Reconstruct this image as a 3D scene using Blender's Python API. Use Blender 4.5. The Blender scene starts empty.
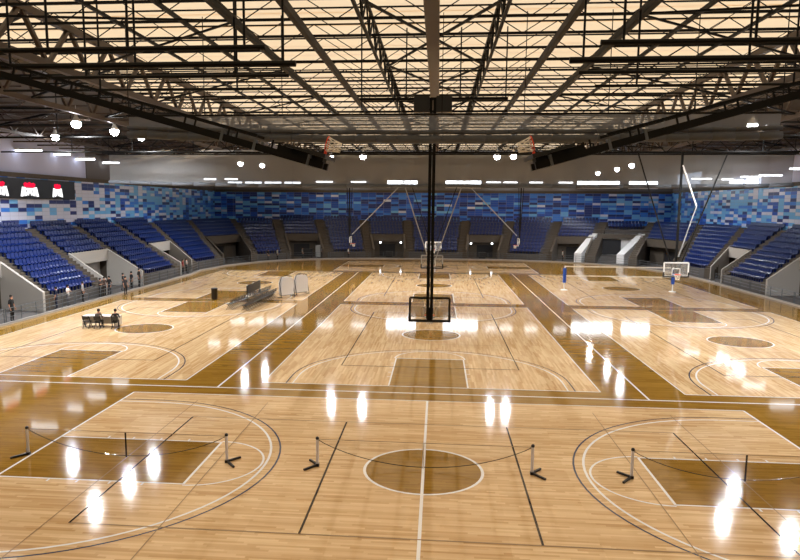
import bpy, bmesh, math, random
from mathutils import Vector, Matrix
random.seed(7)
PI = math.pi
COL = bpy.context.scene.collection
SC = bpy.context.scene

# ------------------------------------------------------------------ materials
def srgb(r, g, b):
    f = lambda c: (c/12.92 if c <= .04045 else ((c+.055)/1.055)**2.4)
    return (f(r/255), f(g/255), f(b/255), 1)

def new_mat(name):
    m = bpy.data.materials.new(name); m.use_nodes = True
    nt = m.node_tree; nt.nodes.clear()
    out = nt.nodes.new('ShaderNodeOutputMaterial')
    return m, nt, out

def pbr(name, col, rough=.5, metal=0., spec=.5, noise=0., nscale=3.):
    m, nt, out = new_mat(name)
    b = nt.nodes.new('ShaderNodeBsdfPrincipled')
    b.inputs['Base Color'].default_value = col
    b.inputs['Roughness'].default_value = rough
    b.inputs['Metallic'].default_value = metal
    b.inputs['Specular IOR Level'].default_value = spec
    if noise:
        tc = nt.nodes.new('ShaderNodeTexCoord')
        n = nt.nodes.new('ShaderNodeTexNoise'); n.inputs['Scale'].default_value = nscale
        n.inputs['Detail'].default_value = 4
        nt.links.new(tc.outputs['Object'], n.inputs['Vector'])
        mx = nt.nodes.new('ShaderNodeMix'); mx.data_type = 'RGBA'
        mx.inputs['A'].default_value = tuple(c*(1-noise) for c in col[:3])+(1,)
        mx.inputs['B'].default_value = tuple(min(1, c*(1+noise)) for c in col[:3])+(1,)
        nt.links.new(n.outputs['Fac'], mx.inputs['Factor'])
        nt.links.new(mx.outputs['Result'], b.inputs['Base Color'])
    nt.links.new(b.outputs[0], out.inputs[0])
    return m

def emit(name, col, s):
    m, nt, out = new_mat(name)
    e = nt.nodes.new('ShaderNodeEmission'); e.inputs[0].default_value = col; e.inputs[1].default_value = s
    nt.links.new(e.outputs[0], out.inputs[0]); return m

def sheer(name, col, opacity, rough=.6):
    m, nt, out = new_mat(name)
    t = nt.nodes.new('ShaderNodeBsdfTransparent')
    d = nt.nodes.new('ShaderNodeBsdfPrincipled'); d.inputs['Base Color'].default_value = col
    d.inputs['Roughness'].default_value = rough
    mx = nt.nodes.new('ShaderNodeMixShader'); mx.inputs[0].default_value = opacity
    nt.links.new(t.outputs[0], mx.inputs[1]); nt.links.new(d.outputs[0], mx.inputs[2])
    nt.links.new(mx.outputs[0], out.inputs[0]); return m

class NT:
    """tiny math-node helper"""
    def __init__(s, nt): s.nt = nt
    def m(s, op, a, b=None, c=None):
        n = s.nt.nodes.new('ShaderNodeMath'); n.operation = op
        for i, v in enumerate((a, b, c)):
            if v is None: continue
            if isinstance(v, (int, float)): n.inputs[i].default_value = v
            else: s.nt.links.new(v, n.inputs[i])
        return n.outputs[0]
    def ramp(s, fac, stops, interp='CONSTANT'):
        n = s.nt.nodes.new('ShaderNodeValToRGB'); cr = n.color_ramp; cr.interpolation = interp
        while len(cr.elements) < len(stops): cr.elements.new(.5)
        for e, (p, c) in zip(cr.elements, stops): e.position = p; e.color = c
        s.nt.links.new(fac, n.inputs[0]); return n.outputs[0]
    def wn(s, a, b):
        v = s.nt.nodes.new('ShaderNodeCombineXYZ')
        s.nt.links.new(a, v.inputs[0]); s.nt.links.new(b, v.inputs[1])
        n = s.nt.nodes.new('ShaderNodeTexWhiteNoise'); n.noise_dimensions = '2D'
        s.nt.links.new(v.outputs[0], n.inputs['Vector']); return n.outputs['Value']
    def mix(s, fac, a, b):
        n = s.nt.nodes.new('ShaderNodeMix'); n.data_type = 'RGBA'
        if isinstance(fac, (int, float)): n.inputs['Factor'].default_value = fac
        else: s.nt.links.new(fac, n.inputs['Factor'])
        for k, v in (('A', a), ('B', b)):
            if isinstance(v, tuple): n.inputs[k].default_value = v
            else: s.nt.links.new(v, n.inputs[k])
        return n.outputs['Result']

def wood(name, lo, hi, along='x', rough=.07, strip=.085, length=1.3, coat=.5):
    m, nt, out = new_mat(name); N = NT(nt)
    tc = nt.nodes.new('ShaderNodeTexCoord'); sp = nt.nodes.new('ShaderNodeSeparateXYZ')
    nt.links.new(tc.outputs['Object'], sp.inputs[0])
    L, A = (sp.outputs[0], sp.outputs[1]) if along == 'x' else (sp.outputs[1], sp.outputs[0])
    row = N.m('FLOOR', N.m('DIVIDE', A, strip))
    off = N.m('MULTIPLY', N.m('FRACT', N.m('MULTIPLY', row, .3819)), length*3.1)
    seg = N.m('FLOOR', N.m('DIVIDE', N.m('ADD', L, off), length))
    r = N.wn(row, seg)
    # broader blocks of boards from one batch
    r2 = N.wn(N.m('FLOOR', N.m('DIVIDE', A, strip*5)), N.m('FLOOR', N.m('DIVIDE', L, length*1.7)))
    g = nt.nodes.new('ShaderNodeTexNoise'); g.inputs['Scale'].default_value = 1.0; g.inputs['Detail'].default_value = 3
    mp = nt.nodes.new('ShaderNodeMapping')
    mp.inputs['Scale'].default_value = (.6, 14, 1) if along == 'x' else (14, .6, 1)
    nt.links.new(tc.outputs['Object'], mp.inputs[0]); nt.links.new(mp.outputs[0], g.inputs['Vector'])
    f = N.m('ADD', N.m('ADD', N.m('MULTIPLY', r, .5), N.m('MULTIPLY', r2, .25)), N.m('MULTIPLY', g.outputs['Fac'], .3))
    mid = tuple((a+b)/2 for a, b in zip(lo, hi))
    col = N.ramp(f, [(.08, lo), (.5, mid), (.92, hi)], 'LINEAR')
    b = nt.nodes.new('ShaderNodeBsdfPrincipled')
    nt.links.new(col, b.inputs['Base Color'])
    b.inputs['Roughness'].default_value = rough
    b.inputs['Specular IOR Level'].default_value = coat
    nt.links.new(b.outputs[0], out.inputs[0]); return m

M = {}
M['maple_x'] = wood('maple_boards_across', srgb(198, 154, 100), srgb(246, 216, 170), 'x')
M['maple_y'] = wood('maple_boards_along', srgb(198, 154, 100), srgb(246, 216, 170), 'y')
M['stain'] = wood('dark_stained_boards', srgb(136, 98, 30), srgb(170, 130, 54), 'x')
M['line_white'] = pbr('white_line_paint', srgb(255, 255, 255), .07)
M['line_black'] = pbr('black_line_paint', srgb(35, 30, 30), .07)
M['line_blue'] = pbr('navy_line_paint', srgb(70, 80, 105), .07)
M['line_grey'] = pbr('grey_line_paint', srgb(166, 140, 108), .07)
M['concrete'] = pbr('grey_concrete', srgb(84, 80, 78), .8, noise=.15, nscale=2)
M['concrete_brown'] = pbr('brown_grey_concrete', srgb(82, 73, 63), .8, noise=.15, nscale=2)
M['plaster'] = pbr('pale_plaster', srgb(168, 163, 156), .8)
M['kerb'] = pbr('pale_kerb_concrete', srgb(150, 146, 142), .8)
M['wall_far'] = pbr('mid_grey_wall', srgb(112, 110, 110), .8)
M['plaster_white'] = pbr('white_paint', srgb(222, 222, 224), .6)
M['wall_grey'] = pbr('grey_wall_paint', srgb(186, 190, 220), .7)
M['wall_dark'] = pbr('dark_wall_panel', srgb(92, 88, 88), .7)
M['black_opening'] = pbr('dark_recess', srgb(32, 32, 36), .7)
M['roof_dark'] = pbr('dark_roof_sheet', srgb(70, 62, 55), .8)
M['steel_black'] = pbr('black_steel', srgb(9, 8, 7), .6, spec=.2)
M['beam_dark'] = pbr('very_dark_brown_steel', srgb(26, 18, 12), .6, spec=.2)
M['steel_brown'] = pbr('brown_painted_steel', srgb(58, 44, 32), .5)
M['steel_light'] = pbr('galvanised_steel', srgb(168, 168, 168), .4, .3)
M['steel_post'] = pbr('pale_post_steel', srgb(222, 220, 224), .4)
M['rail'] = pbr('grey_rail_steel', srgb(90, 96, 102), .4, .3)
M['white_metal'] = pbr('white_metal', srgb(228, 228, 226), .4)
M['black_plastic'] = pbr('black_plastic', srgb(18, 18, 20), .45)
M['black_pad'] = pbr('black_padding', srgb(14, 14, 15), .5)
M['orange'] = pbr('orange_rim_paint', srgb(226, 66, 28), .4)
M['net_white'] = pbr('white_cord', srgb(238, 234, 226), .8)
M['blue_pad'] = pbr('blue_padding', srgb(30, 78, 176), .5)
M['seat'] = pbr('blue_seat_plastic', srgb(10, 35, 96), .3, spec=.45)
M['board_glass'] = sheer('tinted_backboard_glass', srgb(205, 200, 190), .13, .1)
M['curtain'] = sheer('grey_mesh_curtain', srgb(146, 154, 168), .6)
M['curtain_far'] = sheer('fine_mesh_curtain', srgb(120, 118, 116), .64)
M['roll'] = pbr('rolled_curtain_cloth', srgb(78, 81, 86), .8)
M['net_sheer'] = sheer('thin_net', srgb(60, 50, 45), .08)
M['cloth_white'] = pbr('white_tablecloth', srgb(225, 222, 218), .9)
M['lamp_glow'] = emit('lamp_glow', (.95, .97, 1, 1), 60)
M['tube_glow'] = emit('tube_glow', (.92, .96, 1, 1), 7)
M['window_glow'] = emit('daylit_window', (.86, .93, 1, 1), 7)
M['window_mid'] = emit('hazy_window', (.86, .93, 1, 1), 2.6)
M['window_pale'] = emit('shaded_window', (.62, .76, 1, 1), .55)
M['red_led'] = emit('red_screen_pixels', srgb(232, 24, 60), 1.0)
M['white_led'] = emit('white_screen_pixels', (1, 1, 1, 1), 1.2)
M['screen_black'] = pbr('black_screen', srgb(9, 10, 20), .4)
M['skin'] = pbr('skin', srgb(178, 130, 104), .6)
M['hair'] = pbr('dark_hair', srgb(24, 18, 16), .6)
M['shoe'] = pbr('dark_shoe', srgb(24, 22, 22), .6)

# translucent roof sheet: daylight comes through it
def roof_mat():
    m, nt, out = new_mat('cream_translucent_roof_sheet'); N = NT(nt)
    tc = nt.nodes.new('ShaderNodeTexCoord')
    n = nt.nodes.new('ShaderNodeTexNoise'); n.inputs['Scale'].default_value = .25; n.inputs['Detail'].default_value = 5
    nt.links.new(tc.outputs['Object'], n.inputs['Vector'])
    col = N.mix(n.outputs['Fac'], srgb(232, 203, 162), srgb(246, 219, 180))
    t = nt.nodes.new('ShaderNodeBsdfTranslucent'); nt.links.new(col, t.inputs[0])
    d = nt.nodes.new('ShaderNodeBsdfDiffuse'); nt.links.new(col, d.inputs[0])
    mx = nt.nodes.new('ShaderNodeMixShader'); mx.inputs[0].default_value = .35
    nt.links.new(t.outputs[0], mx.inputs[1]); nt.links.new(d.outputs[0], mx.inputs[2])
    nt.links.new(mx.outputs[0], out.inputs[0]); return m
M['roof'] = roof_mat()

def mural_mat(name, axis):
    """tiles 1.27 x .36 m in blues and pale greys, paler towards the near end of the side walls"""
    m, nt, out = new_mat(name); N = NT(nt)
    tc = nt.nodes.new('ShaderNodeTexCoord'); sp = nt.nodes.new('ShaderNodeSeparateXYZ')
    nt.links.new(tc.outputs['Object'], sp.inputs[0])
    U = sp.outputs[0] if axis == 'x' else sp.outputs[1]; Z = sp.outputs[2]
    u = N.m('DIVIDE', U, 1.27); v = N.m('DIVIDE', Z, .37)
    cu = N.m('FLOOR', u); cv = N.m('FLOOR', v)
    r = N.wn(cu, cv)
    rb = N.wn(N.m('FLOOR', N.m('DIVIDE', u, 2)), N.m('ADD', cv, 57.))     # pairs of tiles
    r = N.m('ADD', N.m('MULTIPLY', r, .75), N.m('MULTIPLY', rb, .25))
    q = N.wn(N.m('ADD', cu, 91.), cv)
    navy, royal, mid, lite, pale = srgb(14, 40, 118), srgb(20, 80, 190), srgb(50, 126, 228), srgb(112, 184, 240), srgb(210, 216, 240)
    deep = N.ramp(r, [(0, navy), (.33, royal), (.58, mid), (.8, lite), (.9, pale)])
    brite = N.ramp(r, [(0, navy), (.22, royal), (.32, mid), (.46, lite), (.76, pale)])
    if axis == 'x':
        g = N.m('DIVIDE', N.m('SUBTRACT', N.m('ABSOLUTE', U), 24.), 14.)
        col = N.mix(N.m('GREATER_THAN', g, q), deep, brite)
    else:
        g = N.m('DIVIDE', N.m('SUBTRACT', 66., U), 14.)
        col = N.mix(N.m('GREATER_THAN', g, q), brite, N.ramp(r, [(0, navy), (.26, mid), (.33, lite), (.42, pale)]))
    joint = N.m('MAXIMUM', N.m('LESS_THAN', N.m('FRACT', u), .05), N.m('LESS_THAN', N.m('FRACT', v), .10))
    col = N.mix(N.m('MULTIPLY', joint, .45), col, srgb(150, 160, 190))
    b = nt.nodes.new('ShaderNodeBsdfPrincipled'); b.inputs['Roughness'].default_value = .35
    nt.links.new(col, b.inputs['Base Color']); nt.links.new(b.outputs[0], out.inputs[0]); return m
M['mural_x'] = mural_mat('tile_mural_far', 'x'); M['mural_y'] = mural_mat('tile_mural_side', 'y')

# ------------------------------------------------------------------ mesh builder
class MB:
    def __init__(s): s.v = []; s.f = []; s.mi = []; s.cur = 0
    def face(s, pts):
        n = len(s.v); s.v += [tuple(p) for p in pts]; s.f.append(tuple(range(n, n+len(pts)))); s.mi.append(s.cur)
    def box(s, a, b):
        x0, y0, z0 = a; x1, y1, z1 = b; n = len(s.v)
        s.v += [(x0,y0,z0),(x1,y0,z0),(x1,y1,z0),(x0,y1,z0),(x0,y0,z1),(x1,y0,z1),(x1,y1,z1),(x0,y1,z1)]
        for f in ((3,2,1,0),(4,5,6,7),(0,1,5,4),(1,2,6,5),(2,3,7,6),(3,0,4,7)):
            s.f.append(tuple(n+i for i in f)); s.mi.append(s.cur)
    def hexa(s, lo, hi):
        """prism between two 4-point loops"""
        n = len(s.v); k = len(lo); s.v += [tuple(p) for p in lo]+[tuple(p) for p in hi]
        s.f.append(tuple(n+i for i in reversed(range(k)))); s.f.append(tuple(n+k+i for i in range(k))); s.mi += [s.cur]*2
        for i in range(k):
            j = (i+1) % k; s.f.append((n+i, n+j, n+k+j, n+k+i)); s.mi.append(s.cur)
    def bar(s, p, q, w, h=None, sides=4, up=(0,0,1), r2=None):
        p = Vector(p); q = Vector(q); d = q-p
        if d.length < 1e-6: return
        d.normalize(); u = Vector(up)
        if abs(d.dot(u)) > .97: u = Vector((1,0,0)) if abs(d.x) < .9 else Vector((0,1,0))
        a = d.cross(u).normalized(); b = a.cross(d).normalized()
        h = w if h is None else h
        lo, hi = [], []
        k2 = 1 if r2 is None else r2/w*2
        for i in range(sides):
            if sides == 4: ca, cb = ((-.5,-.5),(.5,-.5),(.5,.5),(-.5,.5))[i]
            else: t = 2*PI*i/sides; ca, cb = .5*math.cos(t), .5*math.sin(t)
            lo.append(p+a*(ca*w)+b*(cb*h)); hi.append(q+(a*(ca*w)+b*(cb*h))*k2)
        s.hexa(lo, hi)
    def path(s, pts, w, sides=6):
        for a, b in zip(pts, pts[1:]): s.bar(a, b, w, sides=sides)
    def lathe(s, prof, c=(0,0,0), n=12, axis='z'):
        base = len(s.v)
        for r, z in prof:
            for i in range(n):
                t = 2*PI*i/n; x, y = r*math.cos(t), r*math.sin(t)
                p = (x, y, z) if axis == 'z' else ((z, x, y) if axis == 'x' else (x, z, y))
                s.v.append((c[0]+p[0], c[1]+p[1], c[2]+p[2]))
        for k in range(len(prof)-1):
            for i in range(n):
                j = (i+1) % n
                s.f.append((base+k*n+i, base+k*n+j, base+(k+1)*n+j, base+(k+1)*n+i)); s.mi.append(s.cur)
        s.f.append(tuple(base+i for i in reversed(range(n)))); s.mi.append(s.cur)
        s.f.append(tuple(base+(len(prof)-1)*n+i for i in range(n))); s.mi.append(s.cur)
    def ring(s, c, R, r, n=20, m=6, a=(1,0,0), b=(0,1,0)):
        c, a, b = Vector(c), Vector(a), Vector(b); w = a.cross(b); base = len(s.v)
        for i in range(n):
            t = 2*PI*i/n; d = a*math.cos(t)+b*math.sin(t)
            for j in range(m):
                p = 2*PI*j/m; s.v.append(tuple(c+d*(R+r*math.cos(p))+w*(r*math.sin(p))))
        for i in range(n):
            for j in range(m):
                i2, j2 = (i+1) % n, (j+1) % m
                s.f.append((base+i*m+j, base+i2*m+j, base+i2*m+j2, base+i*m+j2)); s.mi.append(s.cur)
    def ball(s, c, r, n=10, m=6, sz=(1,1,1)):
        prof = [(r*math.sin(PI*(k+.02)/(m+.04))+.0005, -r*math.cos(PI*(k+.02)/(m+.04))*sz[2]) for k in range(m+1)]
        s.lathe(prof, c, n)
    def mesh(s, name, mats):
        me = bpy.data.meshes.new(name); me.from_pydata(s.v, [], s.f)
        for m in (mats if isinstance(mats, (list, tuple)) else [mats]): me.materials.append(m)
        me.polygons.foreach_set('material_index', s.mi); me.update(); return me
    def obj(s, name, mats, parent=None, smooth=False):
        me = s.mesh(name, mats)
        bm = bmesh.new(); bm.from_mesh(me); bmesh.ops.recalc_face_normals(bm, faces=bm.faces); bm.to_mesh(me); bm.free()
        if smooth: me.polygons.foreach_set('use_smooth', [True]*len(me.polygons))
        o = bpy.data.objects.new(name, me); COL.objects.link(o)
        if parent: o.parent = parent
        return o

def tag(o, label=None, cat=None, group=None, kind=None):
    if label: o['label'] = label
    if cat: o['category'] = cat
    if group: o['group'] = group
    if kind: o['kind'] = kind
    return o
def struct(o, label=None, cat=None): return tag(o, label, cat, kind='structure')
def empty(name, loc=(0,0,0), rot=(0,0,0)):
    o = bpy.data.objects.new(name, None); o.empty_display_size = .2; COL.objects.link(o)
    o.location = loc; o.rotation_euler = rot; return o
KIDS = {}
def part(mb, name, mat, parent, smooth=False, label=None):
    o = mb.obj(name, mat, parent, smooth); KIDS.setdefault(parent.name, []).append(o)
    if label: o['label'] = label
    return o
def dup(o, parent=None):
    c = o.copy(); COL.objects.link(c)
    if parent: c.parent = parent; KIDS.setdefault(parent.name, []).append(c)
    for ch in list(KIDS.get(o.name, [])): dup(ch, c)
    return c
ORD = ['first','second','third','fourth','fifth','sixth','seventh','eighth','ninth','tenth','eleventh','twelfth','thirteenth','fourteenth','fifteenth','sixteenth','seventeenth','eighteenth','nineteenth','twentieth']

# ------------------------------------------------------------------ camera
CAM = Vector((.327, -20.427, 8.137)); YAW, PIT, ROL, F, PX, PY = .0867, .1297, .0066, 683.22, -21.98, 15.35
fwd = Vector((-math.sin(YAW)*math.cos(PIT), math.cos(YAW)*math.cos(PIT), -math.sin(PIT)))
r0 = Vector((math.cos(YAW), math.sin(YAW), 0)); u0 = r0.cross(fwd)
rt = r0*math.cos(ROL)+u0*math.sin(ROL); up = u0*math.cos(ROL)-r0*math.sin(ROL)
cd = bpy.data.cameras.new('camera'); cam = bpy.data.objects.new('camera', cd); COL.objects.link(cam)
mw = Matrix((rt, up, -fwd)).transposed().to_4x4(); mw.translation = CAM; cam.matrix_world = mw
cd.sensor_width = 36; cd.lens = F/800*36; cd.shift_x = -PX/800; cd.shift_y = PY/800; cd.clip_end = 400; cd.clip_start = .1
SC.camera = cam
def to_px(p):
    d = Vector(p)-CAM; z = d.dot(fwd)
    return (400+PX+F*d.dot(rt)/z, 280+PY-F*d.dot(up)/z) if z > 0 else (-999, -999)

# ------------------------------------------------------------------ floor
FL = [(-28.6,-22),(-28.6,57.5),(-29.2,62.5),(-28.2,69.5),(-25.4,76.5),(-21.9,81),(-16.3,84.2),(-10.2,85.6),(0,86.4),
      (10.2,86.2),(17.6,84.2),(23.4,80.2),(27.4,75),(30,68),(30.6,62),(30.6,-22)]
fl = MB()
FM = [M['stain'], M['maple_x'], M['maple_y'], M['line_white'], M['line_black'], M['line_blue'], M['line_grey']]
ZB = 0.
fl.face([(x, y, 0) for x, y in FL])
lay = {1:.0015, 2:.0015}
def quad(x0, y0, x1, y1, mi, z):
    fl.cur = mi; fl.face([(x0,y0,z),(x1,y0,z),(x1,y1,z),(x0,y1,z)])
def line(p, q, w, mi, z=.006):
    p = Vector((*p, z)); q = Vector((*q, z)); d = (q-p).normalized(); n = Vector((-d.y, d.x, 0))*w/2
    fl.cur = mi; fl.face([p-n, q-n, q+n, p+n])
def arc(c, R, a0, a1, w, mi, z=.006, n=40):
    fl.cur = mi
    for i in range(n):
        t0 = a0+(a1-a0)*i/n; t1 = a0+(a1-a0)*(i+1)/n
        P = lambda r, t: (c[0]+r*math.cos(t), c[1]+r*math.sin(t), z)
        fl.face([P(R-w/2,t0), P(R+w/2,t0), P(R+w/2,t1), P(R-w/2,t1)])
def disc(c, R, mi, z):
    fl.cur = mi; fl.face([(c[0]+R*math.cos(2*PI*i/48), c[1]+R*math.sin(2*PI*i/48), z) for i in range(48)])
def court(cx, cy, ang, centre_line):
    """basketball court of 25.6 x 15.2 m whose long axis is turned by ang"""
    ca, sa = round(math.cos(ang)), round(math.sin(ang))
    T = lambda u, v: (cx+u*ca-v*sa, cy+u*sa+v*ca)
    def rect(u0, v0, u1, v1, mi, z):
        a, b = T(u0, v0), T(u1, v1); quad(min(a[0],b[0]), min(a[1],b[1]), max(a[0],b[0]), max(a[1],b[1]), mi, z)
    HL, HW = 12.8, 7.65
    rect(-HL, -HW, HL, HW, 1 if ca else 2, .0015)
    for s in (-1, 1):
        line(T(-HL, s*HW), T(HL, s*HW), .06, 3); line(T(s*HL, -HW), T(s*HL, HW), .08, 3)
        rect(s*7.0, -1.8, s*HL, 1.8, 0, .003)
        for e in (-1, 1): line(T(s*7.0, e*1.8), T(s*HL, e*1.8), .07, 3)
        line(T(s*7.0, -1.8), T(s*7.0, 1.8), .08, 3)
        b = T(s*7.0, 0); dirn = math.atan2(-s*sa, -s*ca)
        arc(b, 1.88, dirn-PI/2, dirn+PI/2, .07, 3)
        k = T(s*11.25, 0)
        arc(k, 6.25, dirn-PI/2, dirn+PI/2, .08, 3); arc(k, 6.56, dirn-PI/2, dirn+PI/2, .06, 5)
        for e in (-1, 1):
            line(T(s*11.25, e*6.25), T(s*HL, e*6.25), .06, 3); line(T(s*11.25, e*6.56), T(s*HL, e*6.56), .06, 5)
            for uu in (8.2, 9.2, 10.2, 11.1): line(T(s*uu, e*1.8), T(s*uu, e*2.0), .06, 3)
    disc((cx, cy), 1.83, 0, .004); arc((cx, cy), 1.83, 0, 2*PI, .09, 3, .007, 48)
    if centre_line: line(T(0, -HW), T(0, HW), .09, 3, .008)
    # volleyball
    for e in (-1, 1):
        line(T(-9, e*4.5), T(9, e*4.5), .05, 4 if ca == 0 else 6, .009)
        line(T(e*9, -4.5), T(e*9, 4.5), .055, 4, .009)
        if ca: line(T(e*3, -4.5), T(e*3, 4.5), .06, 4, .009)
        else: line(T(e*3, -4.5), T(e*3, 4.5), .03, 6, .009)
court(0, 0, 0, True); court(0, 72.8, 0, True)
for cx in (-18.95, 0, 18.95):
    for cy in (22.7, 50.3): court(cx, cy, PI/2, False)
for x in (-9.6, -6.6, 6.6, 9.6): line((x, -6.7), (x, 6.7), .03, 6, .0095)
line((-28.5, 8.8), (30.5, 8.8), .11, 3); line((-28.5, 64), (30, 64), .11, 3)
for x in (-9.45, 9.45): line((x, 8.8), (x, 64), .09, 3)
struct(fl.obj('floor', FM), 'glossy hardwood floor with several basketball courts marked on dark stained boards', 'floor')

g = MB(); g.face([(-38.5,-23,-.02),(38.5,-23,-.02),(38.5,95.5,-.02),(-38.5,95.5,-.02)])
struct(g.obj('ground_slab', M['concrete']), 'grey concrete slab around the wooden floor', 'ground')

# kerb round the floor
k = MB()
for (x0,y0),(x1,y1) in zip(FL[:-1], FL[1:]):
    k.bar((x0,y0,.07), (x1,y1,.07), .14, .18)
struct(k.obj('trim_1', M['kerb']), 'pale concrete kerb round the edge of the wooden floor', 'kerb')

# ------------------------------------------------------------------ walls
XW, YF, YN = 38., 95., -23.
def wallbox(name, a, b, mat, label):
    m = MB(); m.box(a, b); return struct(m.obj(name, mat), label, 'wall')
wallbox('wall_left', (-XW-.4,YN,0), (-XW,YF,16.6), M['wall_grey'], 'grey upper wall along the left stand')
wallbox('wall_right', (XW,YN,0), (XW+.4,YF,16.6), M['wall_grey'], 'grey upper wall along the right stand')
wallbox('wall_far', (-XW-.4,YF,0), (XW+.4,YF+.4,16.6), M['wall_far'], 'grey far end wall above the blue tiles')
wallbox('wall_near', (-XW-.4,YN-.4,0), (XW+.4,YN,16.6), M['wall_dark'], 'dark near end wall')
def mural(name, pts, mat, label):
    m = MB(); m.box(*pts); return struct(m.obj(name, mat), label, 'tile mural')
mural('wall_tiles_far', ((-XW,YF-.08,4.4),(XW,YF,10.4)), M['mural_x'], 'band of blue and white tiles across the far wall')
mural('wall_tiles_left', ((-XW,10,4.4),(-XW+.08,YF-.08,10.55)), M['mural_y'], 'band of white and blue tiles along the left wall')
mural('wall_tiles_right', ((XW-.08,10,4.4),(XW,YF-.08,10.55)), M['mural_y'], 'band of blue and white tiles along the right wall')
# corner pilasters of the same tile
for i, sx in enumerate((-1, 1)):
    m = MB(); m.box((sx*35.9-.05 if sx<0 else sx*35.9-1.4, YF-.9, 4.4), (sx*35.9+1.4 if sx<0 else sx*35.9+.05, YF-.08, 10.4))
    struct(m.obj('wall_pier_left' if sx < 0 else 'wall_pier_right', M['mural_x']), 'tiled pier in the far %s corner' % ('left' if sx<0 else 'right'), 'pier')
for name, s in (('trim_2', -1), ('trim_3', 1)):
    m = MB(); m.box((s*XW-.25 if s>0 else s*XW, 10, 10.55), (s*XW if s>0 else s*XW+.25, YF-.3, 10.95))
    struct(m.obj(name, M['concrete_brown']), 'brown ledge above the %s tile band' % ('left' if s<0 else 'right'), 'ledge')
m = MB(); m.box((-XW+.3, YF-.25, 10.4), (XW-.3, YF, 10.8))
struct(m.obj('trim_4', M['concrete_brown']), 'brown ledge above the far tile band', 'ledge')
# dark panelled stretch of the left upper wall
m = MB(); m.box((-XW, 52, 10.95), (-XW+.1, YF-.1, 15)); m.box((XW-.1, 74, 10.95), (XW, YF-.1, 15))
struct(m.obj('trim_5', M['wall_dark']), 'dark panels on the upper side walls near the far corners', 'wall panel')

# windows in the far and right walls
def window(name, a, b, axis, label, mat='window_glow'):
    x0,z0 = a; x1,z1 = b
    root = empty(name, ((x0+x1)/2, YF-.06, z0) if axis == 'x' else (XW-.16, (x0+x1)/2, z0))
    struct(root, label, 'window')
    W = x1-x0; H = z1-z0; fr = MB(); pn = MB()
    n = max(1, round(W/1.7))
    if axis == 'x': P = lambda u, d, z: (u-W/2, d, z)
    else: P = lambda u, d, z: (d, u-W/2, z)
    def bx(mb, u0, z0_, u1, z1_, d0, d1):
        p, q = P(u0, d0, z0_), P(u1, d1, z1_); mb.box(tuple(map(min, p, q)), tuple(map(max, p, q)))
    for i in range(n+1): bx(fr, i*W/n-.05, 0, i*W/n+.05, H, -.05, .05)
    for zz in (0, H): bx(fr, 0, zz-.05, W, zz+.05, -.05, .05)
    bx(pn, 0, 0, W, H, .02, .04)
    part(fr, 'window_frame', M['white_metal'], root); part(pn, 'pane', M[mat], root)
wins = [(-35.6,-33.0),(-32.6,-29.6),(-29.2,-26.2),(-25.8,-22.9),(-8.3,-3.2),(1.4,7.3),(22.8,29.6),(31,35.6)]
pos = ['leftmost','second from the left','third from the left','fourth from the left','left of centre','right of centre','second from the right','rightmost']
for i, (a, b) in enumerate(wins): window('window_%d' % (i+1), (a,11.45 if i < 4 else 11.25), (b,12.2 if i < 4 else 12.45), 'x', 'bright clerestory window in the far wall, '+pos[i], 'window_mid' if i < 4 else 'window_glow')
window('window_9', (68.7,10.98), (72.8,11.8), 'y', 'bright window in the right wall, farther of the small pair')
window('window_10', (64.6,10.98), (68.1,11.8), 'y', 'bright window in the right wall, nearer of the small pair')
window('window_11', (82.5,11.3), (92.5,13.4), 'y', 'wide pale blue window high in the far end of the right wall', 'window_pale')

# tube lights
def tube_light(p, q, label, group):
    root = empty('tube_light', ((p[0]+q[0])/2, (p[1]+q[1])/2, (p[2]+q[2])/2))
    tag(root, label, 'light', group); c = root.location
    a = Vector(p)-c; b = Vector(q)-c; up_ = Vector((0,0,.16))
    h = MB(); h.bar(a+up_, b+up_, .3, .14); part(h, 'housing', M['white_metal'], root)
    t = MB(); t.bar(a, b, .17, sides=8); part(t, 'tube', M['tube_glow'], root)
for i, (x0, y, L, z) in enumerate(((-37.98,39.6,2.5,12.9),(-37.98,46,1.6,13.05),(-37.9,50,2.0,12.85),(-37.9,55.8,1.9,12.85),(-32.6,74.5,1.7,11.75),(-29.9,75.5,1.8,11.8))):
    tube_light((x0,y,z), (x0+L,y,z), 'white tube light on the left upper wall, %s from the near end' % ORD[i], 'left wall tubes')
for i, (x0, x1) in enumerate(((-20.2,-17.4),(-14.3,-11.8),(8.1,10.4),(10.9,13.1),(15.1,17.2),(19.8,22.0))):
    tube_light((x0,YF-.6,12.15), (x1,YF-.6,12.15), 'short tube light along the far wall, %s from the left' % ORD[i], 'far wall tubes')
for i, (x1, y, L, z) in enumerate(((37.5,78,2.6,12.15),(37.5,71,1.4,11.8),(37.5,63.5,2.2,11.8),(37.5,58.5,2.4,11.75),(37.5,52,2.4,12.1))):
    tube_light((x1-L,y,z), (x1,y,z), 'white tube light on the right upper wall, %s from the far end' % ORD[i], 'right wall tubes')

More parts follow.
